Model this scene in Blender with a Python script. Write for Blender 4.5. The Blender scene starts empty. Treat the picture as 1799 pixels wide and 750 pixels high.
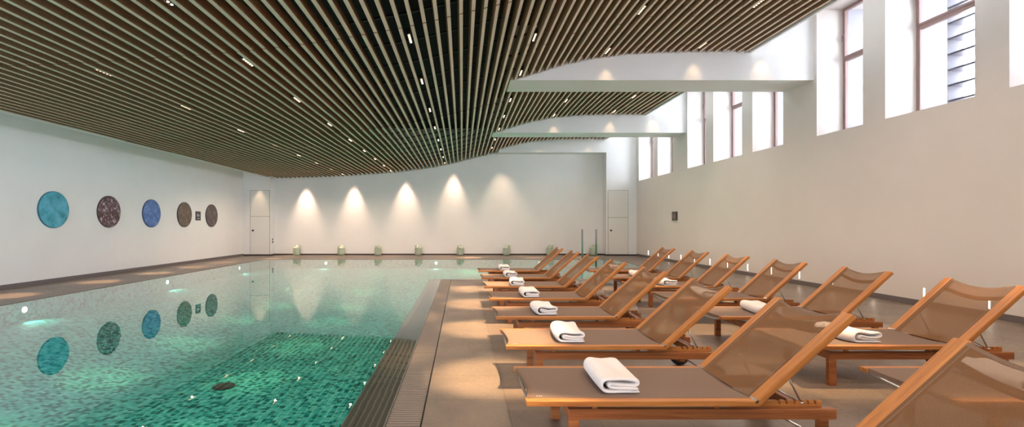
import bpy, bmesh, math, random
from mathutils import Vector, Matrix, noise
random.seed(7)
S = bpy.context.scene
COL = S.collection
PI = math.pi

# ------------------------------------------------------------------ helpers
def new_bm(): return bmesh.new()

def bx(bm, x0, x1, y0, y1, z0, z1, M=None):
    vs = [bm.verts.new(p) for p in ((x0,y0,z0),(x1,y0,z0),(x1,y1,z0),(x0,y1,z0),(x0,y0,z1),(x1,y0,z1),(x1,y1,z1),(x0,y1,z1))]
    if M is not None:
        for v in vs: v.co = M @ v.co
    for f in ((3,2,1,0),(4,5,6,7),(0,1,5,4),(1,2,6,5),(2,3,7,6),(3,0,4,7)):
        bm.faces.new([vs[i] for i in f])
    return vs

def quad(bm, *pts):
    return bm.faces.new([bm.verts.new(p) for p in pts])

def tube(bm, pts, r, n=10, cap=True):
    pts = [Vector(p) for p in pts]
    rings = []
    for i, p in enumerate(pts):
        if i == 0: d = pts[1]-pts[0]
        elif i == len(pts)-1: d = pts[-1]-pts[-2]
        else: d = (pts[i+1]-pts[i]).normalized() + (pts[i]-pts[i-1]).normalized()
        d.normalize()
        up = Vector((0,0,1)) if abs(d.z) < .9 else Vector((0,1,0))
        a = d.cross(up).normalized(); b = d.cross(a).normalized()
        rings.append([bm.verts.new(p + a*math.cos(2*PI*k/n)*r + b*math.sin(2*PI*k/n)*r) for k in range(n)])
    for i in range(len(rings)-1):
        for k in range(n):
            bm.faces.new((rings[i][k], rings[i][(k+1)%n], rings[i+1][(k+1)%n], rings[i+1][k]))
    if cap:
        bm.faces.new(rings[0][::-1]); bm.faces.new(rings[-1])

def lathe(bm, prof, n=32, axis='z', c=(0,0,0)):
    rings = []
    for r, h in prof:
        ring = []
        for k in range(n):
            a = 2*PI*k/n
            if axis == 'z': p = (c[0]+r*math.cos(a), c[1]+r*math.sin(a), c[2]+h)
            elif axis == 'y': p = (c[0]+r*math.cos(a), c[1]+h, c[2]+r*math.sin(a))
            else: p = (c[0]+h, c[1]+r*math.cos(a), c[2]+r*math.sin(a))
            ring.append(bm.verts.new(p))
        rings.append(ring)
    for i in range(len(rings)-1):
        for k in range(n):
            bm.faces.new((rings[i][k], rings[i][(k+1)%n], rings[i+1][(k+1)%n], rings[i+1][k]))
    bm.faces.new(rings[0][::-1]); bm.faces.new(rings[-1])

def obj(name, bm, mat, parent=None, smooth=False, bevel=0, loc=None, rot=None):
    bmesh.ops.recalc_face_normals(bm, faces=bm.faces)
    me = bpy.data.meshes.new(name); bm.to_mesh(me); bm.free()
    if mat: me.materials.append(mat)
    if smooth: me.polygons.foreach_set('use_smooth', [True]*len(me.polygons))
    o = bpy.data.objects.new(name, me); COL.objects.link(o)
    if parent: o.parent = parent
    if loc: o.location = loc
    if rot: o.rotation_euler = rot
    if bevel:
        m = o.modifiers.new('bevel', 'BEVEL'); m.width = bevel; m.segments = 2; m.limit_method = 'ANGLE'
    return o

def tag(o, label=None, cat=None, group=None, kind=None):
    if label: o['label'] = label
    if cat: o['category'] = cat
    if group: o['group'] = group
    if kind: o['kind'] = kind
    return o

def empty(name, loc=(0,0,0), rz=0):
    o = bpy.data.objects.new(name, None); COL.objects.link(o)
    o.location = loc; o.rotation_euler = (0,0,rz); o.empty_display_size = .1
    return o

def copy_tree(o, parent=None):
    c = o.copy(); COL.objects.link(c)
    if parent: c.parent = parent
    for ch in list(o.children): copy_tree(ch, c)
    return c

ORD = ['nearest','second','third','fourth','fifth','sixth','seventh','eighth','ninth','tenth','eleventh','twelfth','thirteenth','fourteenth','fifteenth','sixteenth','seventeenth']

# ------------------------------------------------------------------ materials
class NT:
    def __init__(s, name):
        s.m = bpy.data.materials.new(name); s.m.use_nodes = True
        s.t = s.m.node_tree; s.n = s.t.nodes; s.l = s.t.links
        s.n.clear(); s.out = s.n.new('ShaderNodeOutputMaterial')
    def add(s, typ, **kw):
        nd = s.n.new(typ)
        for k, v in kw.items(): setattr(nd, k, v)
        return nd
    def lk(s, a, b): s.l.new(a, b)
    def bsdf(s, rough=.5, col=None, spec=None, metal=0):
        b = s.add('ShaderNodeBsdfPrincipled')
        b.inputs['Roughness'].default_value = rough; b.inputs['Metallic'].default_value = metal
        if col: b.inputs['Base Color'].default_value = (*col, 1)
        if spec is not None: b.inputs['Specular IOR Level'].default_value = spec
        s.lk(b.outputs[0], s.out.inputs[0]); return b
    def coord(s, scale=(1,1,1), loc=(0,0,0), kind='Object'):
        tc = s.add('ShaderNodeTexCoord'); mp = s.add('ShaderNodeMapping')
        mp.inputs['Scale'].default_value = scale; mp.inputs['Location'].default_value = loc
        s.lk(tc.outputs[kind], mp.inputs[0]); return mp.outputs[0]
    def noise(s, vec, scale=5, detail=4, rough=.5, dist=0):
        n = s.add('ShaderNodeTexNoise'); s.lk(vec, n.inputs['Vector'])
        n.inputs['Scale'].default_value = scale; n.inputs['Detail'].default_value = detail
        n.inputs['Roughness'].default_value = rough; n.inputs['Distortion'].default_value = dist
        return n.outputs[0]
    def ramp(s, fac, stops, interp='LINEAR'):
        r = s.add('ShaderNodeValToRGB'); s.lk(fac, r.inputs[0]); cr = r.color_ramp; cr.interpolation = interp
        cr.elements[0].position = stops[0][0]; cr.elements[0].color = (*stops[0][1], 1)
        cr.elements[1].position = stops[-1][0]; cr.elements[1].color = (*stops[-1][1], 1)
        for p, c in stops[1:-1]:
            e = cr.elements.new(p); e.color = (*c, 1)
        return r.outputs[0]
    def thin_fresnel(s, f0, power, normal=None):
        lw = s.add('ShaderNodeLayerWeight'); lw.inputs['Blend'].default_value = .5
        if normal: s.lk(normal, lw.inputs['Normal'])
        p = s.add('ShaderNodeMath', operation='POWER'); s.lk(lw.outputs['Facing'], p.inputs[0]); p.inputs[1].default_value = power
        m = s.add('ShaderNodeMath', operation='MULTIPLY_ADD'); s.lk(p.outputs[0], m.inputs[0]); m.inputs[1].default_value = 1-f0; m.inputs[2].default_value = f0
        return m.outputs[0]
    def bump(s, h, b, strength=.2, dist=.01):
        bp = s.add('ShaderNodeBump'); bp.inputs['Strength'].default_value = strength; bp.inputs['Distance'].default_value = dist
        s.lk(h, bp.inputs['Height']); s.lk(bp.outputs[0], b.inputs['Normal']); return bp

def flat(name, col, rough=.5, metal=0, spec=None):
    t = NT(name); t.bsdf(rough, col, spec, metal)
    return t.m

def plaster(name, c, var=.03):
    t = NT(name); b = t.bsdf(.85, c, .2)
    n = t.noise(t.coord(), .7, 5, .6)
    t.lk(t.ramp(n, [(.3, tuple(x*(1-var) for x in c)), (.7, tuple(min(1, x*(1+var)) for x in c))]), b.inputs['Base Color'])
    t.bump(t.noise(t.coord(), 40, 3), b, .05, .003)
    return t.m

M = {}
M['plaster'] = plaster('wall_plaster', (.80,.79,.76))
M['plaster_r'] = plaster('wall_plaster_warm', (.76,.70,.645))
M['black'] = flat('plenum_black', (.006,.006,.007), .8)
M['carrier'] = flat('carrier_metal', (.02,.02,.022), .5)
M['baseboard'] = flat('dark_baseboard', (.05,.038,.032), .5)
M['baseboard_g'] = flat('grey_baseboard', (.16,.135,.13), .5)
M['gap'] = flat('shadow_gap', (.03,.025,.02), .8)
M['doorwhite'] = plaster('door_paint', (.76,.74,.69), .01)
M['blackmetal'] = flat('black_metal', (.012,.012,.012), .35, 0)
M['steel'] = flat('brushed_steel', (.55,.55,.55), .28, 1)
M['winframe'] = flat('window_frame_paint', (.30,.19,.17), .4)
M['louver'] = flat('louver_paint', (.07,.06,.07), .6)
M['outer'] = flat('outer_reveal_dimmed', (.36,.355,.37), .8)
M['rubber'] = flat('wheel_rubber', (.02,.018,.016), .6)
M['white'] = flat('white_print', (.8,.8,.8), .6)

def wood(name, c1, c2, c3, rough=.45, sx=1.2, sy=26, spec=.4):
    t = NT(name); b = t.bsdf(rough, c1, spec)
    v = t.coord((sx, sy, sy))
    n = t.noise(v, 1.6, 5, .6, .6)
    t.lk(t.ramp(n, [(.28, c3), (.5, c1), (.72, c2)]), b.inputs['Base Color'])
    t.bump(n, b, .15, .002)
    return t.m
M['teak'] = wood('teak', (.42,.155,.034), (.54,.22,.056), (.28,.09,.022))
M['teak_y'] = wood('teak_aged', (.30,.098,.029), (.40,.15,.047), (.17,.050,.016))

def slatwood():
    t = NT('slat_wood'); b = t.bsdf(.55, (.3,.25,.18), .25)
    v = t.coord((14, 1.1, 14))
    n = t.noise(v, 1.5, 5, .6, .4)
    t.lk(t.ramp(n, [(.3, (.64,.515,.38)), (.55, (.70,.57,.42)), (.75, (.74,.61,.46))]), b.inputs['Base Color'])
    return t.m
M['slat'] = slatwood()
M['slat_side'] = wood('slat_side_shaded', (.30,.18,.10), (.36,.22,.126), (.24,.14,.078), .6, 14, 14, .2)  # same slat wood, shade between the slats put into its colour

def stone_floor():
    t = NT('deck_stone'); b = t.bsdf(.38, (.25,.2,.17), .45)
    v = t.coord((1,1,1), (.293, -4.03+.65*8, 0))
    br = t.add('ShaderNodeTexBrick'); br.offset = 0; br.squash = 1
    t.lk(v, br.inputs['Vector'])
    br.inputs['Scale'].default_value = 1; br.inputs['Brick Width'].default_value = .652; br.inputs['Row Height'].default_value = .645
    br.inputs['Mortar Size'].default_value = .003; br.inputs['Mortar Smooth'].default_value = .3
    br.inputs['Color1'].default_value = (.215,.168,.131,1); br.inputs['Color2'].default_value = (.185,.145,.116,1)
    br.inputs['Mortar'].default_value = (.10,.075,.055,1)
    n = t.noise(t.coord(), 2.2, 6, .62, .5)
    mx = t.add('ShaderNodeMix', data_type='RGBA', blend_type='MULTIPLY'); mx.inputs[0].default_value = 1
    t.lk(br.outputs[0], mx.inputs[6])
    t.lk(t.ramp(n, [(.3, (.74,.74,.76)), (.7, (1.2,1.17,1.12))]), mx.inputs[7])
    t.lk(mx.outputs[2], b.inputs['Base Color'])
    n2 = t.noise(t.coord(), 30, 4, .6)
    t.lk(t.ramp(n2, [(.3,(.30,.30,.30)),(.7,(.46,.46,.46))]), b.inputs['Roughness'])
    t.bump(n2, b, .06, .003)
    return t.m
M['stone'] = stone_floor()

def mosaic():
    t = NT('pool_mosaic'); b = t.bsdf(.8, (.1,.5,.4), .05)
    tc = t.add('ShaderNodeTexCoord')
    sn = t.add('ShaderNodeVectorMath', operation='SNAP'); t.lk(tc.outputs['Object'], sn.inputs[0]); sn.inputs[1].default_value = (.06,.05,.05)
    wn = t.add('ShaderNodeTexWhiteNoise', noise_dimensions='3D'); t.lk(sn.outputs[0], wn.inputs['Vector'])
    c = t.ramp(wn.outputs[0], [(0,(.0,.13,.115)),(.15,(.0,.20,.18)),(.28,(.045,.38,.33)),(.62,(.08,.45,.385)),(.85,(.12,.53,.44))], 'CONSTANT')
    t.lk(c, b.inputs['Base Color'])
    return t.m
M['mosaic'] = mosaic()

def water():
    t = NT('pool_water')
    tr = t.add('ShaderNodeBsdfTransparent'); tr.inputs[0].default_value = (.88,.98,.97,1)
    gl = t.add('ShaderNodeBsdfGlossy'); gl.inputs['Roughness'].default_value = .012; gl.inputs[0].default_value = (1,1,1,1)
    n = t.noise(t.coord((1,1,1)), 2.2, 3, .5)
    bp = t.add('ShaderNodeBump'); bp.inputs['Strength'].default_value = .05; bp.inputs['Distance'].default_value = .012
    t.lk(n, bp.inputs['Height']); t.lk(bp.outputs[0], gl.inputs['Normal'])
    fr = t.thin_fresnel(.04, 4.0, bp.outputs[0])
    mx = t.add('ShaderNodeMixShader'); t.lk(fr, mx.inputs[0]); t.lk(tr.outputs[0], mx.inputs[1]); t.lk(gl.outputs[0], mx.inputs[2])
    t.lk(mx.outputs[0], t.out.inputs[0])
    return t.m
M['water'] = water()

def glass():
    t = NT('window_glass')
    fr = t.thin_fresnel(.04, 5.0)
    tr = t.add('ShaderNodeBsdfTransparent'); tr.inputs[0].default_value = (.95,.96,1,1)
    gl = t.add('ShaderNodeBsdfGlossy'); gl.inputs['Roughness'].default_value = .02
    mx = t.add('ShaderNodeMixShader'); t.lk(fr, mx.inputs[0]); t.lk(tr.outputs[0], mx.inputs[1]); t.lk(gl.outputs[0], mx.inputs[2])
    t.lk(mx.outputs[0], t.out.inputs[0])
    return t.m
M['glass'] = glass()

def sling(name, op, c):
    t = NT(name)
    b = t.add('ShaderNodeBsdfPrincipled'); b.inputs['Roughness'].default_value = .75; b.inputs['Specular IOR Level'].default_value = .12
    n = t.noise(t.coord((1,1,1)), 260, 2, .5)
    t.lk(t.ramp(n, [(.3, tuple(x*.85 for x in c)), (.7, tuple(x*1.15 for x in c))]), b.inputs['Base Color'])
    tr = t.add('ShaderNodeBsdfTransparent')
    mx = t.add('ShaderNodeMixShader'); mx.inputs[0].default_value = op
    t.lk(tr.outputs[0], mx.inputs[1]); t.lk(b.outputs[0], mx.inputs[2]); t.lk(mx.outputs[0], t.out.inputs[0])
    return t.m
M['sling'] = sling('sling_mesh_fabric', .75, (.205,.108,.052))
M['sling_seat'] = sling('sling_seat_fabric', .93, (.205,.145,.112))
M['hem'] = sling('sling_hem', .96, (.20,.13,.09))

def terry():
    t = NT('terry_cloth'); b = t.bsdf(.95, (.86,.80,.75), .1)
    b.inputs['Sheen Weight'].default_value = .3
    t.bump(t.noise(t.coord(), 150, 4, .75), b, .8, .006)
    return t.m
M['terry'] = terry()

def ceramic():
    t = NT('celadon_glaze'); b = t.bsdf(.35, (.42,.50,.38), .4)
    ck = t.add('ShaderNodeTexBrick'); t.lk(t.coord((1,1,1), kind='UV'), ck.inputs['Vector'])
    n = t.noise(t.coord(), 14, 3)
    t.lk(t.ramp(n, [(.3,(.36,.43,.33)),(.7,(.52,.58,.45))]), b.inputs['Base Color'])
    return t.m
M['celadon'] = ceramic()

def art(name, stops, scale, detail, rough, dist, spots=None):
    t = NT(name); b = t.bsdf(.3, (.2,.2,.2), .5)
    v = t.coord()
    c = t.ramp(t.noise(v, scale, detail, rough, dist), stops)
    if spots:
        sc, thr, col = spots
        f = t.ramp(t.noise(v, sc, 4, .7, .8), [(thr,(0,0,0)),(thr+.05,(1,1,1))])
        g = t.ramp(t.noise(v, 2.3, 2), [(.30,(0,0,0)),(.50,(1,1,1))])
        mm = t.add('ShaderNodeMath', operation='MULTIPLY'); t.lk(f, mm.inputs[0]); t.lk(g, mm.inputs[1])
        mx = t.add('ShaderNodeMix', data_type='RGBA'); t.lk(mm.outputs[0], mx.inputs[0]); t.lk(c, mx.inputs[6]); mx.inputs[7].default_value = (*col,1)
        c = mx.outputs[2]
    t.lk(c, b.inputs['Base Color'])
    return t.m

def emit(name, col, s):
    t = NT(name); e = t.add('ShaderNodeEmission'); e.inputs[0].default_value = (*col,1); e.inputs[1].default_value = s
    t.lk(e.outputs[0], t.out.inputs[0]); return t.m
M['led'] = emit('led_glow', (1,.70,.42), 5)
M['slot'] = emit('slot_glow', (1,.86,.66), 7)
M['uwlamp'] = emit('underwater_lamp_glow', (.95,1,.95), 5)

# ------------------------------------------------------------------ dimensions
H = 1.44
XL, XR = -10.3, 8.2
YB, YBR = 22.75, 23.3           # front plane of back wall blocks / recess plane
YN = -3.6
ZT = 6.45
PXL, PXR, PYF, PYN = -8.3, 6.35, 20.4, -1.6
CX0, CX1, GX1 = -.887, -.553, -.293
PY1, PY2, PY3 = 13.1, 12.9, 12.6  # pool edge / coping / grate at the end of the terrace
BEAMS = [(4.88,5.85), (11.28,12.27), (17.7,18.6)]
BZ = 4.82
SX1 = 6.62

PROF = [(-9.1,2.26),(-7.4,2.29),(-5.6,2.36),(-4.4,2.44),(-3.1,2.54),(-2.0,2.68),(-.8,2.89),(.16,3.12),(.95,3.31),(1.3,3.39),(1.6,3.48),(2.2,3.67),(2.85,3.82),(3.4,3.91),(4.15,3.98),(5.3,4.02),(6.7,4.03)]
def prof(x):
    P = PROF
    if x <= P[0][0]: return P[0][1]+H
    for i in range(len(P)-1):
        if x <= P[i+1][0]:
            p0 = P[max(i-1,0)][1]; p1 = P[i][1]; p2 = P[i+1][1]; p3 = P[min(i+2,len(P)-1)][1]
            x0 = P[max(i-1,0)][0]; x1 = P[i][0]; x2 = P[i+1][0]; x3 = P[min(i+2,len(P)-1)][0]
            h = x2-x1; t = (x-x1)/h
            m1 = (p2-p0)/(x2-x0)*h; m2 = (p3-p1)/(x3-x1)*h
            return H + (2*t**3-3*t*t+1)*p1+(t**3-2*t*t+t)*m1+(-2*t**3+3*t*t)*p2+(t**3-t*t)*m2
    return P[-1][1]+H
def slope(x): return (prof(x+.05)-prof(x-.05))/.1

# ------------------------------------------------------------------ setting: floor
bm = new_bm()
bx(bm, XL, PXL, YN, YBR, -1.5, 0)
bx(bm, PXL, XR, PYF, YBR, -1.5, 0)
bx(bm, PXR, XR, PY3, PYF, -1.5, 0)
bx(bm, GX1, XR, YN, PY3, -1.5, 0)
bx(bm, PXL, GX1, YN, PYN, -1.5, 0)
tag(obj('floor', bm, M['stone']), kind='structure')

# pool
pool = tag(empty('swimming_pool', (-3.6, 9.4, -1.0)), 'green mosaic swimming pool brimming with still clear water beside the loungers', 'swimming pool')
def child_world(o, parent):
    o.parent = parent; o.matrix_parent_inverse = Matrix.Translation(-parent.location)
bm = new_bm()
ZP = -1.02
def sm(t): t = max(0, min(1, t)); return t*t*(3-2*t)
def depth(x, y): return -(.38 + .64*sm((x-PXL)/3.2)*sm((PYF-y)/5.5)) - (0 if x < CX0+1e-3 else 0)
gx = [PXL+(CX0-PXL)*i/24 for i in range(25)]; gy = [PYN+(PY1-PYN)*i/30 for i in range(31)]
gy2 = [PY1+(PYF-PY1)*i/24 for i in range(25)]; gx2 = [CX0+(PXR-CX0)*i/16 for i in range(17)]
for XA, YA in ((gx, gy), (gx, gy2), (gx2, gy2)):
    g = [[bm.verts.new((x, y, depth(x, y))) for y in YA] for x in XA]
    for i in range(len(XA)-1):
        for j in range(len(YA)-1): bm.faces.new((g[i][j], g[i+1][j], g[i+1][j+1], g[i][j+1]))
bmesh.ops.remove_doubles(bm, verts=bm.verts, dist=1e-4)
e = .002
for a, b_ in (((PXL+e,PYN),(PXL+e,PYF)), ((PXL,PYF-e),(PXR,PYF-e)), ((PXR-e,PYF),(PXR-e,PY1)), ((PXR,PY1+e),(CX0,PY1+e)), ((CX0-e,PY1),(CX0-e,PYN)), ((CX0,PYN+e),(PXL,PYN+e))):
    quad(bm, (*a,ZP),(*b_,ZP),(*b_,-.012),(*a,-.012))
child_world(obj('pool_basin', bm, M['mosaic']), pool)

M['coping'] = flat('wet_dark_stone', (.10,.072,.062), .3, 0, .4)
bm = new_bm()
zc = -.03
bx(bm, CX0, CX1, PYN, PY1, -1.4, zc)
bx(bm, CX1, PXR, PY2, PY1, -1.4, zc)
bx(bm, CX0+.072, CX0+.092, PYN, PY1-.02, zc, zc+.012)
child_world(obj('coping', bm, M['coping']), pool)
bm = new_bm()
bx(bm, CX1-.012, CX1, PYN, PY2, -.06, .001)
bx(bm, CX1-.012, PXR, PY2-.012, PY2, -.06, .001)
child_world(tag(obj('edge_trim', bm, M['steel']), 'thin bright metal edge strip'), pool)
bm = new_bm()
zw = -.008
quad(bm, (PXL,PYN,zw),(CX1-.012,PYN,zw),(CX1-.012,PYF,zw),(PXL,PYF,zw))
quad(bm, (CX1-.012,PY2,zw),(PXR,PY2,zw),(PXR,PYF,zw),(CX1-.012,PYF,zw))
bmesh.ops.remove_doubles(bm, verts=bm.verts, dist=1e-4)
ws = obj('water_surface', bm, M['water']); child_world(ws, pool)
if ws.data.polygons[0].normal.z < 0: ws.data.flip_normals()
# floor drain
bm = new_bm(); lathe(bm, [(.16,0),(.16,.02),(.12,.03)], 28)
child_world(tag(obj('floor_drain', bm, M['blackmetal'], loc=(-3.62,7.35,ZP+.004)), 'round dark drain cover'), pool)

# overflow grate
gr = tag(empty('overflow_grate', (-.42, 5.5, 0)), 'long strip of narrow stone grate bars between pool rim and paving', 'drain grate')
M['grate'] = flat('grate_stone', (.21,.165,.135), .42)
bm = new_bm()
y = PYN
while y < PY2-.02:
    bx(bm, CX1+.004, GX1-.012, y, y+.030, -.03, -.0005); y += .043
x = GX1+.02
while x < PXR-.05:
    bx(bm, x, x+.030, PY3+.012, PY2-.016, -.03, -.0005); x += .043
child_world(obj('grate_bars', bm, M['grate']), gr)
bm = new_bm()
bx(bm, CX1, GX1, PYN, PY2-.012, -.2, -.028); bx(bm, GX1, PXR, PY3, PY2-.012, -.2, -.028)
child_world(obj('channel', bm, M['gap']), gr)
bm = new_bm()
bx(bm, GX1-.012, GX1-.006, PYN, PY3, -.03, .0015); bx(bm, GX1, PXR, PY3, PY3+.008, -.03, .0015)
child_world(obj('edge_trim', bm, M['blackmetal']), gr)

# ------------------------------------------------------------------ walls
bm = new_bm(); bx(bm, XL-.2, XL, YN, YBR+.2, -.2, ZT)
tag(obj('wall_left', bm, M['plaster']), kind='structure')
bm = new_bm()
bx(bm, XL, XR+1.6, YBR, YBR+.25, -.2, ZT+.4)
bx(bm, XL, -9.02, YB, YBR, 0, ZT)
bx(bm, 6.78, XR, YB, YBR, 0, ZT)
bx(bm, 1.72, 6.78, YB, YBR, 4.86, ZT)
tag(obj('wall_back', bm, M['plaster']), kind='structure')
# right wall with tall windows above the sill
SILL, HEAD, XO = 3.5, 6.43, 9.75
WIN = [(-2.95,-1.66),(-1.14,.5),(1.02,2.31),(3.2,4.5),(5.96,7.25),(7.74,9.38),(9.9,11.19),(12.36,13.67),(14.18,15.80),(16.3,17.62),(18.85,20.30),(20.80,22.46)]
bm = new_bm()
bx(bm, XR, XO, YN, YBR, -.2, SILL)
bx(bm, XR, XO, YN, YBR, HEAD, ZT+.4)
prev = YN
for a, b_ in WIN:
    bx(bm, XR, XO, prev, a, SILL, HEAD); prev = b_
bx(bm, XR, XO, prev, YBR, SILL, HEAD)
bmesh.ops.remove_doubles(bm, verts=bm.verts, dist=1e-4)
tag(obj('wall_right', bm, M['plaster_r']), kind='structure')
# near wall behind the camera; glazed openings added to let in fill light
bm = new_bm()
FILL_WIN = [(-8.9,-6.0),(-5.2,-2.3)]
bx(bm, XL-.2, XO, YN-.3, YN, -.2, .6); bx(bm, XL-.2, XO, YN-.3, YN, 3.3, ZT+.4)
prev = XL-.2
for a, b_ in FILL_WIN:
    bx(bm, prev, a, YN-.3, YN, .6, 3.3); prev = b_
bx(bm, prev, XO, YN-.3, YN, .6, 3.3)
tag(obj('wall_near', bm, M['plaster']), kind='structure')
for i, (a, b_) in enumerate(FILL_WIN):
    w = tag(empty('window_%d' % (20+i), ((a+b_)/2, YN-.15, .6)), kind='structure')  # unseen window, added as daylight fill
    bm = new_bm()
    for q in ((a,a+.07,.6,3.3),(b_-.07,b_,.6,3.3),(a,b_,.6,.67),(a,b_,3.23,3.3),((a+b_)/2-.04,(a+b_)/2+.04,.6,3.3)):
        bx(bm, q[0], q[1], YN-.18, YN-.12, q[2], q[3])
    child_world(obj('window_frame', bm, M['winframe']), w)
    bm = new_bm(); bx(bm, a+.06, b_-.06, YN-.155, YN-.15, .66, 3.24)
    child_world(obj('pane', bm, M['glass']), w)

# beams
for i, (a, b_) in enumerate(BEAMS):
    bm = new_bm(); bx(bm, 1.12, XR, a, b_, BZ, ZT)
    tag(obj('ceiling_beam', bm, M['plaster']), kind='structure')

# upper ceiling, dark plenum, cove boards
bm = new_bm()
bx(bm, 6.68, XO, YN, YBR, ZT, ZT+.3)
bx(bm, XL-.2, -9.12, YN, YBR+.2, 4.55, 4.8)
tag(obj('ceiling', bm, M['plaster']), kind='structure')
bm = new_bm(); bx(bm, -9.12, 6.68, YN, YBR+.2, 6.1, 6.6)
tag(obj('ceiling', bm, M['black']), kind='structure')
segs_r = [(YN,4.88),(5.85,11.28),(12.27,17.7),(18.6,YB)]
bm = new_bm()
for a, b_ in segs_r: bx(bm, 6.69, 6.73, a, b_, 5.45, ZT)
tag(obj('trim_1', bm, M['plaster']), kind='structure')
bm = new_bm(); bx(bm, -9.16, -9.12, YN, YBR, 3.68, 6.1)
tag(obj('trim_2', bm, M['plaster']), kind='structure')

# slats
XS = []
x = SX1-.03
while x > -9.08:
    XS.append(x)
    p = .1785 if x > -2.2 else (.1785 + min(1, (-2.2-x)/2.0)*.030)
    x -= p
XS = XS[::-1]
JOINTS = [-2.95+2.0*k for k in range(0, 14)]
ceil_root = tag(empty('ceiling', (0, 10, 5)), kind='structure')
ceil_root.name = 'ceiling'
def cut(segs, a, b_):
    out = []
    for s0, s1 in segs:
        if b_ <= s0 or a >= s1: out.append((s0,s1)); continue
        if a > s0: out.append((s0,a))
        if b_ < s1: out.append((b_,s1))
    return out
SW, SH = .052, .15
for i, x in enumerate(XS):
    z = prof(x); ang = math.atan(slope(x))
    segs = [(YN+.02, YBR-.015 if x < 1.68 else YB-.015)]
    if x > 1.06:
        for a, b_ in BEAMS: segs = cut(segs, a-.012, b_+.012)
    for k, j in enumerate(JOINTS):
        jj = j + .25*math.sin(i*2.4+k*1.3)*(1 if x > 1 else 0)
        segs = cut(segs, jj-.007, jj+.007)
    bm = new_bm()
    for s0, s1 in segs:
        if s1-s0 < .05: continue
        dz = .006*math.sin(s0*5.1+1)
        Mx = Matrix.Translation((x,0,z+dz)) @ Matrix.Rotation(-ang, 4, 'Y')
        bx(bm, -SW/2, SW/2, s0, s1, 0, SH, Mx)
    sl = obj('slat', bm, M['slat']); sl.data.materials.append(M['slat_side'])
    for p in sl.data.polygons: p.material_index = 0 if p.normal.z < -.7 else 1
    child_world(sl, ceil_root)
# carrier rails above slats
y = 1.0
while y < YB:
    bm = new_bm()
    if not any(a-.05 < y < b_+.05 for a, b_ in BEAMS): xe = SX1
    else: xe = 1.0
    xs = [ -9.0 + (xe+9.0)*k/40 for k in range(41)]
    for a, b_ in zip(xs[:-1], xs[1:]):
        za, zb = prof(a)+SH+.02, prof(b_)+SH+.02
        vs = [bm.verts.new(p) for p in ((a,y-.015,za),(b_,y-.015,zb),(b_,y+.015,zb),(a,y+.015,za),(a,y-.015,za+.03),(b_,y-.015,zb+.03),(b_,y+.015,zb+.03),(a,y+.015,za+.03))]
        for f in ((3,2,1,0),(4,5,6,7),(0,1,5,4),(2,3,7,6)): bm.faces.new([vs[q] for q in f])
    child_world(obj('carrier_rail', bm, M['carrier']), ceil_root)
    y += 1.0

# baseboards
bm = new_bm(); bx(bm, XL, XL+.015, YN, YB, 0, .10)
tag(obj('baseboard_left', bm, M['baseboard_g']), kind='structure')
bm = new_bm()
bx(bm, XL+.015, -9.005, YB-.015, YB, 0, .07); bx(bm, -9.02, -9.005, YB, YBR-.015, 0, .07)
bx(bm, -9.02, 6.78, YBR-.015, YBR, 0, .07); bx(bm, 6.765, 6.78, YB, YBR-.015, 0, .07); bx(bm, 6.765, XR-.015, YB-.015, YB, 0, .07)
tag(obj('baseboard_back', bm, M['baseboard']), kind='structure')
bm = new_bm(); bx(bm, XR-.015, XR, YN, YB, 0, .10)
tag(obj('baseboard_right', bm, M['baseboard_g']), kind='structure')

# doors
def door(n, x0, x1, zs, knobx, line=None):
    d = tag(empty('door_%d' % n, ((x0+x1)/2, YB, 0)), kind='structure')
    bm = new_bm(); bx(bm, x0-.012, x1+.012, YB-.003, YB, .07, 3.08)
    child_world(obj('door_frame', bm, M['gap']), d)
    bm = new_bm()
    bx(bm, x0, x1, YB-.012, YB-.002, .075, zs-.006)
    child_world(obj('door_leaf', bm, M['doorwhite']), d)
    bm = new_bm()
    bx(bm, x0, x1, YB-.012, YB-.002, zs+.006, 3.07)
    child_world(obj('transom_panel', bm, M['doorwhite']), d)
    bm = new_bm(); lathe(bm, [(.035,-.055),(.045,-.045),(.045,-.03),(.02,-.022),(.02,-.010)], 20, 'y', (knobx, YB, 1.19))
    child_world(obj('door_knob', bm, M['blackmetal'], smooth=True), d)
door(1, -9.96, -9.06, 1.85, -9.83)
door(2, 6.86, 7.80, 1.80, 6.99)

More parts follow.
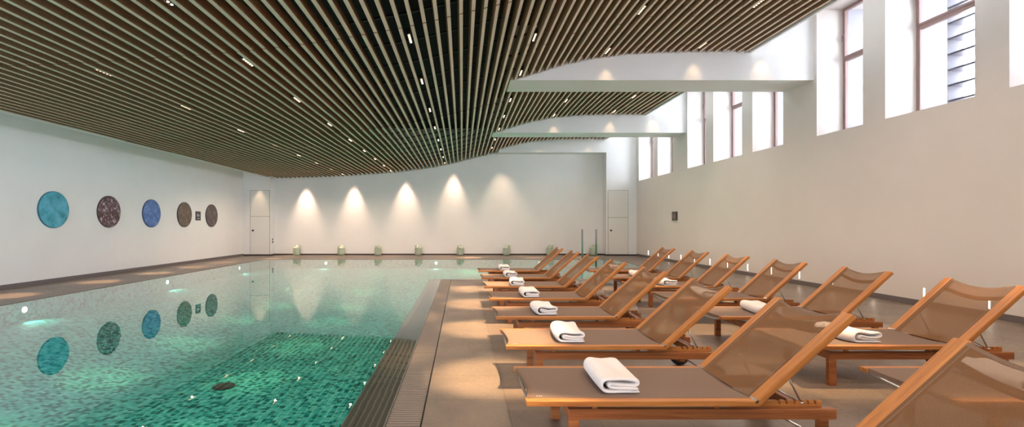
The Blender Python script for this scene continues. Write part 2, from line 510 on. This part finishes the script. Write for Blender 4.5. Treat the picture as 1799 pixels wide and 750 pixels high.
# windows (frame plane at 8.8)
XG = 8.8
for i, (a, b_) in enumerate(WIN):
    w = tag(empty('window_%d' % (i+1), (XG, (a+b_)/2, SILL)), kind='structure')
    bm = new_bm(); x0, x1 = XG, XG+.07
    fw = .075
    bx(bm, x0, x1, a, a+fw, SILL, HEAD); bx(bm, x0, x1, b_-fw, b_, SILL, HEAD)
    bx(bm, x0, x1, a+fw, b_-fw, SILL, SILL+.06); bx(bm, x0, x1, a+fw, b_-fw, HEAD-.07, HEAD)
    bx(bm, x0, x1, a+fw, b_-fw, 5.20, 5.32)
    child_world(obj('window_frame', bm, M['winframe'], bevel=.006), w)
    bm = new_bm(); x0, x1 = XG-.018, XG+.05; s = .045
    ya, yb, za, zb = a+.035, b_-.035, 5.27, HEAD-.03
    bx(bm, x0, x1, ya, ya+s, za, zb); bx(bm, x0, x1, yb-s, yb, za, zb); bx(bm, x0, x1, ya+s, yb-s, za, za+s); bx(bm, x0, x1, ya+s, yb-s, zb-s, zb)
    sash = obj('sash', bm, M['winframe'], bevel=.004); child_world(sash, w)
    bm = new_bm()
    tube(bm, [(XG-.018,b_-.058,5.79),(XG-.055,b_-.058,5.79),(XG-.06,b_-.058,5.79),(XG-.06,b_-.058,5.66)], .011, 8)
    bx(bm, XG-.028, XG-.018, b_-.073, b_-.043, 5.75, 5.84)
    hd = obj('handle', bm, M['winframe']); hd.parent = sash
    bm = new_bm(); bx(bm, XG+.03, XG+.034, a+fw-.01, b_-fw+.01, SILL+.05, 5.21); bx(bm, XG+.03, XG+.034, a+fw-.01, b_-fw+.01, 5.31, HEAD-.06)
    child_world(obj('pane', bm, M['glass']), w)
    bm = new_bm()
    z = SILL + .02
    while z < HEAD-.05:
        bx(bm, 9.41, 9.70, a+.005, b_-.005, z, z+.035); z += .30
    bx(bm, 9.40, 9.71, b_-.012, b_-.002, SILL, HEAD); bx(bm, 9.40, 9.71, a+.002, a+.012, SILL, HEAD)  # end boards added, dark colour standing in for shade between blades
    child_world(obj('louver_screen', bm, M['louver']), w)
    bm = new_bm(); bx(bm, 8.875, 9.395, b_-.012, b_-.002, SILL, HEAD); bx(bm, 8.875, 9.395, a+.002, a+.012, SILL, HEAD)  # lining added over the jamb, darkened to offset excess daylight
    child_world(obj('outer_reveal', bm, M['outer']), w)

# ------------------------------------------------------------------ linear spotlights
def make_fixture():
    r = empty('ceiling_spotlight')
    bm = new_bm(); bx(bm, -.028, .028, -.20, .20, .012, .10)
    bx(bm, -.028, -.024, -.20, .20, 0, .012); bx(bm, .024, .028, -.20, .20, 0, .012)
    obj('housing', bm, M['blackmetal'], r)
    for k in range(5):
        bm = new_bm(); lathe(bm, [(.015,.004),(.015,.013)], 12, 'z', (0, -.144+.072*k, 0))
        obj('lens', bm, M['led'], r)
    return r
fix0 = make_fixture(); used = False
LY = [5.46,7.6,9.86,12.3,14.55,16.65,18.7,20.8,22.75]
RY = [.35,2.5,4.62,6.75,8.86,10.93,13.3,15.3,17.3,19.4,21.5]
COLS = [(-8.1,[7.6]+LY[2:],'the leftmost line'), (-5.66,LY,'the second line from left'), (-3.42,LY,'the third line from left'), (-.9,LY,'the line above the pool rim'),
        (1.32,RY,'the line above the poolside loungers'), (3.32,RY,'the line above the wall loungers'), (5.38,RY,'the rightmost line')]
SEEN = [LY[2:], LY[1:], LY, LY[1:], RY[4:], [8.86,10.93,15.3,17.3], [8.86,10.93,15.3,17.3]]
def snap(x):
    g = [(XS[i]+XS[i+1])/2 for i in range(len(XS)-1)]
    return min(g, key=lambda q: abs(q-x))
SPOT_N = 0
def spot(loc, tgt, energy, size, blend, col, rad=.03):
    global SPOT_N
    L = bpy.data.lights.new('spot_lamp', 'SPOT'); L.energy = energy; L.spot_size = math.radians(size); L.spot_blend = blend
    L.color = col; L.shadow_soft_size = rad
    o = bpy.data.objects.new('spot_lamp', L); COL.objects.link(o); o.location = loc
    d = Vector(tgt)-Vector(loc); o.rotation_euler = d.to_track_quat('-Z','Y').to_euler(); SPOT_N += 1
    return o
WARM = (1,.66,.36)
P_SPOT = 1150
P_WIDE = 100
for ci, (x, ys, where) in enumerate(COLS):
    xs = snap(x)
    for k, y in enumerate(ys):
        o = fix0 if not used else copy_tree(fix0); used = True
        zz = prof(xs)
        o.location = (xs, y, zz+.03); o.rotation_euler = (0, -math.atan(slope(xs)), 0)
        vis = SEEN[ci]
        if y in vis:
            n_ = vis.index(y); place = ('nearest the camera' if n_ == 0 else ORD[n_]+' from the camera')+' in '+where
        elif y < 8: place = 'beyond the top of the picture, in '+where
        else: place = 'hidden behind the %s beam, in %s' % ('nearer' if y < 15 else 'farther', where)
        tag(o, 'five-lamp ceiling spotlight, '+place, 'spotlight', 'linear spotlights between the ceiling slats')
        e_ = P_SPOT*(1.0 if x > 0 else .42)
        tx = xs + (-1.0 if abs(x-1.32) < .1 else (-1.1 if x < -8 and y < 20 else 0))
        spot((xs, y, zz-.01), (tx, y, 0), e_*(2.1 if abs(x-1.32) < .1 else (2.0 if x < -8 else 1)), 17, .8, WARM)
        near_beam = any(-.1 < a-y < .8 for a, b_ in BEAMS) and x > 0 or y > 21
        if not near_beam: spot((xs, y, zz-.012), (xs, y, 0), P_WIDE*(1.0 if x > 0 else (.5 if x > -2 else (.2 if y < 17 else .9))), 150, .8, (1,.77,.59))
# wall washers close to the walls
for x in (-7.5,-5.2,-2.7,-.42):
    spot((x, YBR-.30, prof(x)-.02), (x, YBR-.05, .3), 45, 62, 1, (1,.70,.52))
    spot((x, YBR-.45, prof(x)-.02), (x, YBR, 1.5), 250, 52, 1, (1,.70,.52))
spot((-9.5, YB-.28, 3.5), (-9.55, YB-.1, .3), 45, 60, 1, (1,.70,.46))
spot((1.9, YB-.3, prof(1.9)-.02), (1.9, YBR, .3), 190, 60, 1, (1,.70,.46))
for x in (3.66, 5.95): spot((x, YB-.22, prof(x)-.02), (x, YB-.05, 3), 13, 66, 1, WARM)
for (a, b_) in BEAMS:
    for x in (3.36, 5.4, 6.95):
        spot((x, a-.18, (prof(x) if x < 6.6 else 5.55)-.01), (x, a-.03, 3), 16, 66, 1, WARM)

# ------------------------------------------------------------------ low wall slot lights on the window wall
sl0 = None
for k in range(15):
    y = 21.3 - 1.06*k
    if k == 0 or True:
        if sl0 is None:
            sl0 = empty('wall_light')
            bm = new_bm(); bx(bm, -.006, 0, -.018, .018, 0, .20); obj('housing', bm, M['steel'], sl0)
            bm = new_bm(); bx(bm, -.009, -.005, -.013, .013, .008, .192); obj('diffuser', bm, M['slot'], sl0)
            o = sl0
        else: o = copy_tree(sl0)
    o.location = (XR, y, .13)
    names_ = {0:'leftmost, by the back corner',1:'hidden behind the farthest lounger back',2:'second from left',3:'third from left',4:'hidden behind the second farthest lounger back',5:'fourth from left',
        6:'hidden behind the third farthest lounger back',7:'fifth from left',8:'sixth from left, seen through mesh',9:'seventh from left',10:'eighth from left, seen through mesh',11:'ninth from left',12:'tenth from left',13:'rightmost, seen through mesh',14:'beyond the right picture edge'}
    tag(o, 'thin slot light low on the window wall, '+names_[k], 'wall light', 'slot lights along the window wall')

# ------------------------------------------------------------------ underwater lamps
uw0 = None
UW = [((PXL,9.16,-.16),0,'on the left side of the pool, nearest the camera'),((PXL,13.6,-.16),0,'on the left side of the pool, second from the camera'),((PXL,18.0,-.16),0,'on the left side of the pool, by the far corner'),
      ((-5.74,PYF,-.16),1,'under the far rim, left one of three'),((-1.1,PYF,-.16),1,'under the far rim, middle one of three'),((3.26,PYF,-.16),1,'under the far rim, behind the loungers')]
for p, side, lab in UW:
    if uw0 is None:
        uw0 = empty('underwater_light')
        bm = new_bm(); lathe(bm, [(.075,0),(.075,.008),(.06,.012)], 24, 'x'); obj('bezel', bm, M['steel'], uw0)
        bm = new_bm(); lathe(bm, [(.055,.011),(.055,.016)], 24, 'x'); obj('lens', bm, M['uwlamp'], uw0)
        o = uw0
    else: o = copy_tree(uw0)
    o.location = (p[0]+(.003 if not side else 0), p[1]-(.003 if side else 0), p[2])
    o.rotation_euler = (0,0,0 if side == 0 else -PI/2)
    tag(o, 'round white underwater lamp '+lab, 'pool light', 'underwater lamps in the pool walls')
def uwspot(p, d, e_, size=150, col=(.85,1,.85)):
    spot(p, tuple(Vector(p)+Vector(d)), e_, size, .7, col, .08)
for y in (4.7, 9.16, 13.6, 18.0): uwspot((PXL+.08, y, -.22), (1,0,-.3), 18, 140)
for x in (-5.74,-1.1,3.26): uwspot((x, PYF-.08, -.22), (0,-1,-.3), 18, 140)

# ------------------------------------------------------------------ wall discs
ARTS = [art('disc_turquoise', [(.3,(.01,.13,.17)),(.48,(.05,.36,.46)),(.68,(.16,.47,.66))], 4.5, 9, .72, .1),
        art('disc_maroon', [(.3,(.045,.012,.016)),(.7,(.10,.035,.038))], 4, 6, .6, .3, (15,.53,(.50,.42,.52))),
        art('disc_blue', [(.32,(.015,.05,.20)),(.5,(.04,.15,.42)),(.66,(.16,.30,.60)),(.75,(.05,.15,.40))], 7, 8, .75, .6, (26,.60,(.45,.52,.72))),
        art('disc_bronze', [(.3,(.035,.026,.022)),(.55,(.12,.085,.058)),(.72,(.22,.16,.11))], 6, 6, .65, .5),
        art('disc_brown_violet', [(.3,(.045,.03,.03)),(.7,(.12,.085,.085))], 5, 6, .6, .4, (6,.62,(.5,.42,.5)))]
LAB = ['round turquoise mottled wall disc, nearest the camera of the five','round dark maroon wall disc with pale lilac specks','round blue speckled wall disc, middle one of the five',
       'round bronze-brown wall disc left of the small dark sign','round dark brown-violet wall disc right of the small dark sign']
for k, y in enumerate((12.18,14.09,16.02,17.92,19.86)):
    r = tag(empty('wall_disc', (XL, y, 1.83)), LAB[k], 'wall art', 'round artworks on the left wall')
    bm = new_bm(); lathe(bm, [(.45,.005),(.45,.034)], 64, 'x'); obj('disc_face', bm, ARTS[k], r)
    bm = new_bm()
    n = 64
    R = []
    for rr, h in ((.45,0),(.462,0),(.462,.030),(.45,.036)):
        R.append([bm.verts.new((h, rr*math.cos(2*PI*q/n), rr*math.sin(2*PI*q/n))) for q in range(n)])
    for a in range(4):
        for q in range(n): bm.faces.new((R[a][q], R[a][(q+1)%n], R[(a+1)%4][(q+1)%n], R[(a+1)%4][q]))
    obj('rim', bm, flat('disc_rim_%d' % k, [(.02,.13,.18),(.05,.02,.02),(.02,.05,.14),(.04,.03,.025),(.04,.03,.03)][k], .4), r)

# wall signs
def text(name, s, size, mat, parent, loc, rot, space=1):
    cu = bpy.data.curves.new(name, 'FONT'); cu.body = s; cu.size = size; cu.align_x = 'CENTER'; cu.align_y = 'CENTER'; cu.extrude = .0008
    o = bpy.data.objects.new(name, cu); COL.objects.link(o); cu.materials.append(mat); o.parent = parent; o.location = loc; o.rotation_euler = rot
    return o
sg = tag(empty('wall_sign', (XL, 18.86, 1.80)), 'small dark notice plate with white lettering between the last two wall discs', 'sign')
bm = new_bm(); bx(bm, .0, .012, -.18, .18, -.175, .175); obj('plate', bm, flat('sign_plate', (.035,.035,.045), .4), sg)
bm = new_bm()
for q, (y0, y1, z0) in enumerate([(-.10,.02,.055),(-.10,.10,.018),(-.10,.06,-.018),(-.08,.10,-.11)]):
    yy = y0
    while yy < y1:
        w = random.uniform(.012,.03); bx(bm, .012, .0135, yy, min(yy+w, y1), z0, z0+.018); yy += w+.008
obj('print', bm, M['white'], sg)
sg = tag(empty('wall_panel', (XR, 18.62, 1.79)), 'small dark bronze control panel with a raised screen on the window wall', 'control panel')
bm = new_bm(); bx(bm, -.05, 0, -.20, .20, -.17, .17); obj('case', bm, flat('panel_bronze', (.05,.035,.022), .4), sg, bevel=.006)
bm = new_bm(); bx(bm, -.056, -.05, -.14, .11, -.09, .09); obj('screen', bm, flat('panel_screen', (.22,.18,.14), .25), sg)
sw = tag(empty('wall_switch', (-9.02, 23.02, .77)), 'round black switch above the socket on the pier beside the left door', 'switch')
bm = new_bm(); lathe(bm, [(.05,0),(.05,.012),(.035,.016)], 20, 'x'); obj('button', bm, M['blackmetal'], sw)
sw = tag(empty('wall_socket', (-9.02, 23.02, .645)), 'square black socket below the round switch beside the left door', 'socket')
bm = new_bm(); bx(bm, 0, .012, -.055, .055, -.05, .05); obj('plate', bm, M['blackmetal'], sw)
# thin dark strip on the floor near right wall
fg = tag(empty('floor_strip', (7.95, 15.6, 0)), 'short dark floor strip beside the window wall baseboard', 'grille')
bm = new_bm(); bx(bm, -.03, .03, -.5, .5, 0, .003); obj('slot', bm, M['gap'], fg)

# ------------------------------------------------------------------ lanterns
def make_lantern():
    r = empty('ceramic_lantern')
    bm = new_bm()
    pr = [(.085,0),(.11,.006)]
    nrib = 13
    for q in range(nrib*4+1):
        t = q/(nrib*4); z = .012+.415*t
        base = .165
        if t < .12: base = .118 + .047*math.sin(t/.12*PI/2)
        if t > .80: base = .108 + .057*math.cos((t-.80)/.20*PI/2)
        rr = base + .0035*math.cos(2*PI*q/4)
        pr.append((rr, z))
    pr += [(.105,.435),(.10,.45),(.085,.45),(.083,.43)]
    lathe(bm, pr, 32)
    obj('body', bm, M['celadon'], r, smooth=True)
    bm = new_bm()
    for k in range(16):
        a = 2*PI*k/16
        tube(bm, [((.165+.002)*math.cos(a),(.165+.002)*math.sin(a),.06+.3*q/6) for q in range(7)], .006, 6)
    obj('vertical_ribs', bm, M['celadon'], r, smooth=True)
    bm = new_bm(); lathe(bm, [(.075,.445),(.085,.455),(.078,.472),(.03,.48),(.022,.492),(.026,.505),(.012,.512)], 24)
    obj('lid', bm, M['celadon'], r, smooth=True)
    bm = new_bm()
    pts = []
    for q in range(17):
        a = PI*q/16
        v = Vector((0, .172*math.cos(a), .20*math.sin(a)))
        v = Matrix.Rotation(math.radians(50), 3, 'Y') @ v
        pts.append(v + Vector((0,0,.34)))
    tube(bm, pts, .008, 8)
    obj('handle', bm, flat('lantern_cane', (.20,.14,.08), .6), r, smooth=True)
    return r
ln0 = None
words = ['leftmost','second from left','third from left','fourth from left','fifth from left','sixth from left','seventh from left, behind a backrest','rightmost, behind the pool handrail']
for k, px in enumerate((521.5,599.5,664,735,808.5,890,966,1042)):
    X = (px-812)*23.02/850
    if ln0 is None: ln0 = make_lantern(); o = ln0
    else: o = copy_tree(ln0)
    o.location = (X, 23.02, 0); o.rotation_euler = (0,0,[.0,PI,PI+.2,PI-.2,PI,.2,.1,.4][k])
    tag(o, 'pale green ribbed ceramic lantern by the back wall, '+words[k], 'lantern', 'ceramic lanterns along the back wall')

# ------------------------------------------------------------------ pool handrails
for k, X in enumerate((5.07,5.66)):
    r = tag(empty('pool_handrail', (X, PYF, 0)), ['left','right'][k]+' one of two slim steel handrails standing at the far pool edge', 'handrail', 'steel handrails at the far pool edge')
    pts = [(0,-.06,-.9),(0,-.06,1.20),(0,-.055,1.22),(0,-.04,1.235),(0,-.02,1.24),(0,.05,1.24),(0,.07,1.235),(0,.085,1.22),(0,.09,1.20),(0,.09,0)]
    bm = new_bm(); tube(bm, pts, .02, 12)
    obj('rail', bm, M['steel'], r, smooth=True)
    bm = new_bm(); lathe(bm, [(.04,0),(.04,.010),(.024,.014)], 20, 'z', (0,.09,0)); obj('base_flange', bm, M['steel'], r)

# ------------------------------------------------------------------ sun loungers
ANG = math.atan2(.53,.585); BL = .79
LW = .74
def make_lounger():
    r = empty('sun_lounger')
    for y0, nm in ((0,'side_rail'),(LW-.07,'side_rail')):
        bm = new_bm(); bx(bm, 0, 1.42, y0, y0+.07, .337, .37)
        obj(nm, bm, M['teak'], r, bevel=.004)
    # base
    for y0 in (.055, LW-.055-.045):
        bm = new_bm(); bx(bm, .27, 1.93, y0, y0+.045, .236, .30)
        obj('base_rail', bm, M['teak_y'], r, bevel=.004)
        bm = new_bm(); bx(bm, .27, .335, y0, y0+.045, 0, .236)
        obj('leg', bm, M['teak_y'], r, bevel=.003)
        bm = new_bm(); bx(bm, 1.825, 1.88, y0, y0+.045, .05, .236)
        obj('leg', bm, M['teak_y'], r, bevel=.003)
        # notched rack
        yr = y0+.047 if y0 < .3 else y0-.025
        bm = new_bm()
        xs = [1.30]; nt = [1.595,1.64,1.69,1.735,1.775,1.82]
        zt, zb = .337, .296
        top = [(1.30,zt)]
        for q in nt: top += [(q,zt),(q+.006,zt-.022),(q+.018,zt-.024),(q+.016,zt-.004),(q+.020,zt)]
        top.append((1.87,zt))
        f1 = [bm.verts.new((a, yr, b_)) for a, b_ in top]; f2 = [bm.verts.new((a, yr+.022, b_)) for a, b_ in top]
        g1 = [bm.verts.new((a, yr, zb)) for a, b_ in top]; g2 = [bm.verts.new((a, yr+.022, zb)) for a, b_ in top]
        for q in range(len(top)-1):
            bm.faces.new((f1[q],f1[q+1],f2[q+1],f2[q])); bm.faces.new((f1[q],g1[q],g1[q+1],f1[q+1]))
            bm.faces.new((f2[q],f2[q+1],g2[q+1],g2[q])); bm.faces.new((g1[q],g2[q],g2[q+1],g1[q+1]))
        bm.faces.new((f1[0],f2[0],g2[0],g1[0])); bm.faces.new((f1[-1],g1[-1],g2[-1],f2[-1]))
        obj('notched_rack', bm, M['teak'], r)
        # seat blocks (spacer between base and seat rails)
        for x0 in (.42, 1.18):
            bm = new_bm(); bx(bm, x0, x0+.03, y0+.012, y0+.035, .30, .337)
            obj('spacer', bm, M['teak_y'], r)
    bm = new_bm(); bx(bm, .272, .315, .10, LW-.10, .236, .30); obj('cross_rail', bm, M['teak_y'], r, bevel=.003)
    bm = new_bm(); bx(bm, 1.745, 1.785, .10, LW-.10, .238, .298); obj('cross_rail', bm, M['teak_y'], r, bevel=.003)
    # wheels
    for y0 in (.012, LW-.052):
        bm = new_bm(); lathe(bm, [(.07,0),(.094,.002),(.10,.010),(.10,.030),(.094,.038),(.07,.040)], 32, 'y', (1.85, y0, .10))
        w = obj('wheel', bm, M['rubber'], r, smooth=True)
        bm = new_bm(); lathe(bm, [(.062,-.003),(.062,.043)], 24, 'y', (1.85, y0, .10)); h = obj('hub', bm, M['teak'], w)
        bm = new_bm()
    bm.free()
    bm = new_bm(); tube(bm, [(1.85,.02,.10),(1.85,LW-.02,.10)], .009, 8); obj('axle', bm, M['steel'], r)
    # foot tube, curved under sling
    bm = new_bm(); tube(bm, [(.035, .05+(LW-.10)*q/12, .342-.040*math.sin(PI*q/12)) for q in range(13)], .011, 8)
    obj('foot_bar', bm, M['steel'], r, smooth=True)
    # seat sling (sagging across)
    bm = new_bm(); nx, ny = 30, 14; g = []
    for i in range(nx+1):
        row = []
        for j in range(ny+1):
            v = j/ny; s_ = math.sin(PI*v)
            x = .012 + .040*s_*(1-i/nx)**8 + (1.42-.012)*i/nx
            row.append(bm.verts.new((x, .055+(LW-.11)*v, .3715-.022*s_)))
        g.append(row)
    for i in range(nx):
        for j in range(ny): bm.faces.new((g[i][j],g[i+1][j],g[i+1][j+1],g[i][j+1]))
    seat = obj('seat_sling', bm, M['sling_seat'], r, smooth=True)
    bm = new_bm()
    for i in range(1):
        a = []; b2 = []
        for j in range(ny+1):
            v = j/ny; s_ = math.sin(PI*v); x = .010+.040*s_
            a.append(bm.verts.new((x, .055+(LW-.11)*v, .3725-.022*s_))); b2.append(bm.verts.new((x+.022, .055+(LW-.11)*v, .3727-.022*s_)))
        c = [bm.verts.new((q.co.x-.004, q.co.y, q.co.z-.028)) for q in a]
        for j in range(ny): bm.faces.new((a[j],b2[j],b2[j+1],a[j+1])); bm.faces.new((a[j],a[j+1],c[j+1],c[j]))
    obj('hem', bm, M['hem'], seat)
    bm = new_bm()
    for q in range(3): bx(bm, .075+.014*q, .083+.014*q, .085, .105, .3688, .3692)
    obj('stitched_mark', bm, flat('stitch_pale', (.45,.38,.33), .8), seat)
    # backrest : local frame with x along the rails
    bk = empty('backrest'); bk.parent = r; bk.location = (1.40,0,.37); bk.rotation_euler = (0,-ANG,0)
    for y0 in (0, LW-.085):
        bm = new_bm(); bx(bm, 0, BL, y0, y0+.085, -.038, 0)
        obj('back_rail', bm, M['teak'], bk, bevel=.005)
    bm = new_bm(); g = []
    nx, ny = 26, 14
    for i in range(nx+1):
        row = []
        for j in range(ny+1):
            v = j/ny; u = i/nx; s_ = math.sin(PI*v)
            x = .0 + (BL-.012)*u - .045*s_*u**8
            row.append(bm.verts.new((x, .080+(LW-.160)*v, .0015-.026*s_*min(1, .3+u*1.5))))
        g.append(row)
    for i in range(nx):
        for j in range(ny): bm.faces.new((g[i][j],g[i+1][j],g[i+1][j+1],g[i][j+1]))
    bs = obj('back_sling', bm, M['sling'], bk, smooth=True)
    bm = new_bm()
    def strip(pa, pb):
        for q in range(len(pa)-1):
            bm.faces.new([bm.verts.new(p) for p in (pa[q], pb[q], pb[q+1], pa[q+1])])
    def P(u, v, dx=0, dz=.001):
        s_ = math.sin(PI*v); return ((BL-.012)*u - .045*s_*u**8 + dx, .080+(LW-.160)*v, .0015-.026*s_*min(1,.3+u*1.5)+dz)
    strip([P(1,j/14) for j in range(15)], [P(1,j/14,-.02) for j in range(15)])
    for v in (.035, .965):
        strip([P(i/20,v-.006) for i in range(21)], [P(i/20,v+.006) for i in range(21)])
    obj('hem', bm, M['hem'], bs)
    bm = new_bm()
    for q in range(14):
        v0, v1 = q/14, (q+1)/14
        def cc(v): s_ = math.sin(PI*v); return (BL-.13-.05*s_, .06+(LW-.12)*v, -.030-.030*s_)
        a, b_ = cc(v0), cc(v1)
        vs = [bm.verts.new(p) for p in (a,(a[0]+.035,a[1],a[2]),(b_[0]+.035,b_[1],b_[2]),b_,(a[0],a[1],a[2]-.018),(a[0]+.035,a[1],a[2]-.018),(b_[0]+.035,b_[1],b_[2]-.018),(b_[0],b_[1],b_[2]-.018))]
        for f in ((3,2,1,0),(4,5,6,7),(0,1,5,4),(2,3,7,6)): bm.faces.new([vs[k] for k in f])
    obj('curved_crossbar', bm, M['teak_y'], bk)
    for y0 in (0, LW-.07):
        bm = new_bm(); bx(bm, -.01, .012, y0, y0+.07, -.012, .003); obj('hinge', bm, M['steel'], bk)
    # support bracket: rods from the rails down to the rack + cross rod
    bm = new_bm()
    ax, az = 1.40+.30*math.cos(ANG)+.02, .37+.30*math.sin(ANG)-.05
    e_ = (1.742,.325)
    for y in (.105, LW-.105):
        tube(bm, [(ax, y, az), (e_[0], y, e_[1])], .0055, 8)
        tube(bm, [(1.40+.17*math.cos(ANG)+.02, y+(.03 if y < .3 else -.03), .37+.17*math.sin(ANG)-.05), (e_[0]-.02, y, e_[1]+.005)], .004, 6)
    tube(bm, [(e_[0], .085, e_[1]), (e_[0], LW-.085, e_[1])], .0055, 8)
    obj('support_bracket', bm, M['steel'], r, smooth=True)
    return r

YF = [1.60,2.94,4.28,5.64,7.05,8.45,9.85,11.38]
LX = {'pool': .39, 'wall': 3.02}
RW = {'pool': 'the poolside row', 'wall': 'the window wall row'}
lg0 = None; lounge = {}
for row in ('pool','wall'):
    for k, y in enumerate(YF):
        if row == 'wall' and k == 0: continue
        if lg0 is None: lg0 = make_lounger(); o = lg0
        else: o = copy_tree(lg0)
        jx = [0,0,.0,.005,.01,.0,.005,-.01][k]
        o.location = (LX[row]+jx, y, 0)
        kk = k if row == 'pool' else k-1
        st = 'nearest the camera' if kk == 0 else ('the farthest' if k == 7 else ORD[kk]+' from the camera')
        extra = {('pool',0): ', only its raised back in view', ('wall',1): ', seen through mesh'}.get((row,k), '')
        tag(o, 'teak sun lounger, %s in %s%s' % (st, RW[row], extra), 'sun lounger', 'teak sun loungers in two rows')
        lounge[(row,k)] = o

# ------------------------------------------------------------------ towels
def make_towel(seed):
    rnd = random.Random(seed)
    t = .0225
    def arc(cx, cz, r, a0, a1, n=8, sx=1): return [(cx+sx*r*math.cos(math.radians(a0+(a1-a0)*q/n)), cz+r*math.sin(math.radians(a0+(a1-a0)*q/n))) for q in range(n+1)]
    W = .265
    p = [(W-.012, .0105), (W*.8,.0105),(W*.6,.0105),(W*.4,.0105)]
    p += arc(.050, .0505, .040, 270, 90, 12)
    p += [(W*.4,.0905),(W*.6,.089),(W*.8,.086)]
    p += arc(W-.030, .0665, .0195, 90, -90, 8)
    p += [(W*.75,.048),(W*.5,.052)]
    p += arc(.068, .0515, .012, 60, 290, 8)
    p += [(W*.45,.033),(W*.7,.029),(W-.02,.030)]
    # resample
    P_ = [Vector((a,b_)) for a, b_ in p]
    L = [0]
    for a, b_ in zip(P_[:-1], P_[1:]): L.append(L[-1]+(b_-a).length)
    N = 90; pts = []
    for q in range(N+1):
        s = L[-1]*q/N
        k = max(i for i in range(len(L)) if L[i] <= s+1e-9); k = min(k, len(P_)-2)
        f = (s-L[k])/max(1e-9, L[k+1]-L[k]); pts.append(P_[k].lerp(P_[k+1], f))
    for _ in range(3): pts = [pts[0]]+[(pts[i-1]+pts[i]*2+pts[i+1])/4 for i in range(1,N)]+[pts[-1]]
    nrm = []
    for i in range(N+1):
        d = (pts[min(i+1,N)]-pts[max(i-1,0)]).normalized(); nrm.append(Vector((-d.y, d.x)))
    D = .47; ny = 22
    bm = new_bm(); ringsA, ringsB = [], []
    ph = [rnd.uniform(0,6) for _ in range(6)]
    for j in range(ny+1):
        v = j/ny; y = (v-.5)*D
        ed = min(v, 1-v)*D
        th = t*.5*min(1, .45+.55*math.sqrt(min(1, ed/.018)))
        A, B = [], []
        for i in range(N+1):
            c = pts[i].copy()
            c.x += .012*math.sin(2.2*v+ph[0]) + .012*(v-.5)
            sq = 1 + .05*math.sin(3*v+ph[1]) - .10*math.exp(-((c.x/W-.62)/.22)**2)*(1 if c.y > .05 else .35)*(.6+.4*math.sin(2.5*v+ph[2]))
            c.y = .0105+(c.y-.0105)*sq
            c.y += .0025*math.sin(c.x*38+v*5+ph[3])*(c.y/.09)
            yy = y + .006*math.sin(i*.09+ph[4])*(abs(v-.5)*2)**3
            ti = th*(.5+.5*min(1, min(i, N-i)/3))
            a = c+nrm[i]*ti; b_ = c-nrm[i]*ti
            dz = .010-.022*math.sin(PI*min(1,max(0,(yy+.33)/.63)))
            A.append(bm.verts.new((a.x, yy, max(a.y,.001)+dz))); B.append(bm.verts.new((b_.x, yy, max(b_.y,.001)+dz)))
        ringsA.append(A); ringsB.append(B)
    for j in range(ny):
        for i in range(N):
            bm.faces.new((ringsA[j][i],ringsA[j][i+1],ringsA[j+1][i+1],ringsA[j+1][i]))
            bm.faces.new((ringsB[j][i],ringsB[j+1][i],ringsB[j+1][i+1],ringsB[j][i+1]))
        for i in (0, N): bm.faces.new((ringsA[j][i],ringsB[j][i],ringsB[j+1][i],ringsA[j+1][i]))
    for j in (0, ny):
        for i in range(N): bm.faces.new((ringsA[j][i],ringsB[j][i],ringsB[j][i+1],ringsA[j][i+1]))
    for v in bm.verts: v.co.x -= W/2
    return obj('folded_towel', bm, M['terry'], smooth=True)
protos = [make_towel(s) for s in (1,5,9)]
ti = 0
for row in ('pool','wall'):
    for k in range(1, 8):
        src = protos[ti % 3]
        o = src if ti < 3 else src.copy()
        if ti >= 3: COL.objects.link(o)
        rn = random.Random(ti*7+3)
        X = LX[row] + (.625 if row == 'pool' else .69) + rn.uniform(-.01,.01)
        Y = YF[k] + (.385 if row == 'pool' else .38)
        o.location = (X, Y, .3635); o.rotation_euler = (0,0,rn.uniform(-.05,.05) + (.0 if row == 'pool' else -.04))
        o.scale = (1, 1 if row == 'pool' else 1.05, 1.05)
        kk = k if row == 'pool' else k-1
        who = 'farthest lounger' if k == 7 else ('nearest lounger' if kk == 0 else '%s lounger from the camera' % ORD[kk])
        tag(o, 'folded white towel on the %s in %s' % (who, RW[row]), 'towel', 'folded white towels on the loungers')
        ti += 1

# ------------------------------------------------------------------ daylight
W = bpy.data.worlds.new('world'); S.world = W; W.use_nodes = True
bg = W.node_tree.nodes['Background']; bg.inputs[0].default_value = (.88,.94,1,1); bg.inputs[1].default_value = 17
def portal(loc, rot, sx, sy):
    L = bpy.data.lights.new('sky_portal', 'AREA'); L.shape = 'RECTANGLE'; L.size = sx; L.size_y = sy; L.cycles.is_portal = True
    o = bpy.data.objects.new('sky_portal', L); COL.objects.link(o); o.location = loc; o.rotation_euler = rot
for a, b_ in WIN:
    portal((XO+.02,(a+b_)/2,(SILL+HEAD)/2), (0,PI/2,0), HEAD-SILL, b_-a)
for a, b_ in FILL_WIN:
    portal(((a+b_)/2, YN-.32, 1.95), (PI/2,0,0), b_-a, 2.7)

# ------------------------------------------------------------------ camera
cd = bpy.data.cameras.new('camera'); cam = bpy.data.objects.new('camera', cd); COL.objects.link(cam)
cam.location = (0,0,H); cam.rotation_euler = (PI/2,0,0)
cd.sensor_width = 36; cd.lens = 850/1799*36
cd.shift_x = (899.5-812)/1799; cd.shift_y = (395.5-375)/1799
cd.clip_start = .05; cd.clip_end = 200
S.camera = cam

S.view_settings.view_transform = 'Standard'; S.view_settings.look = 'None'
S.view_settings.gamma = 1; S.view_settings.use_curve_mapping = False
S.view_settings.exposure = 0.6
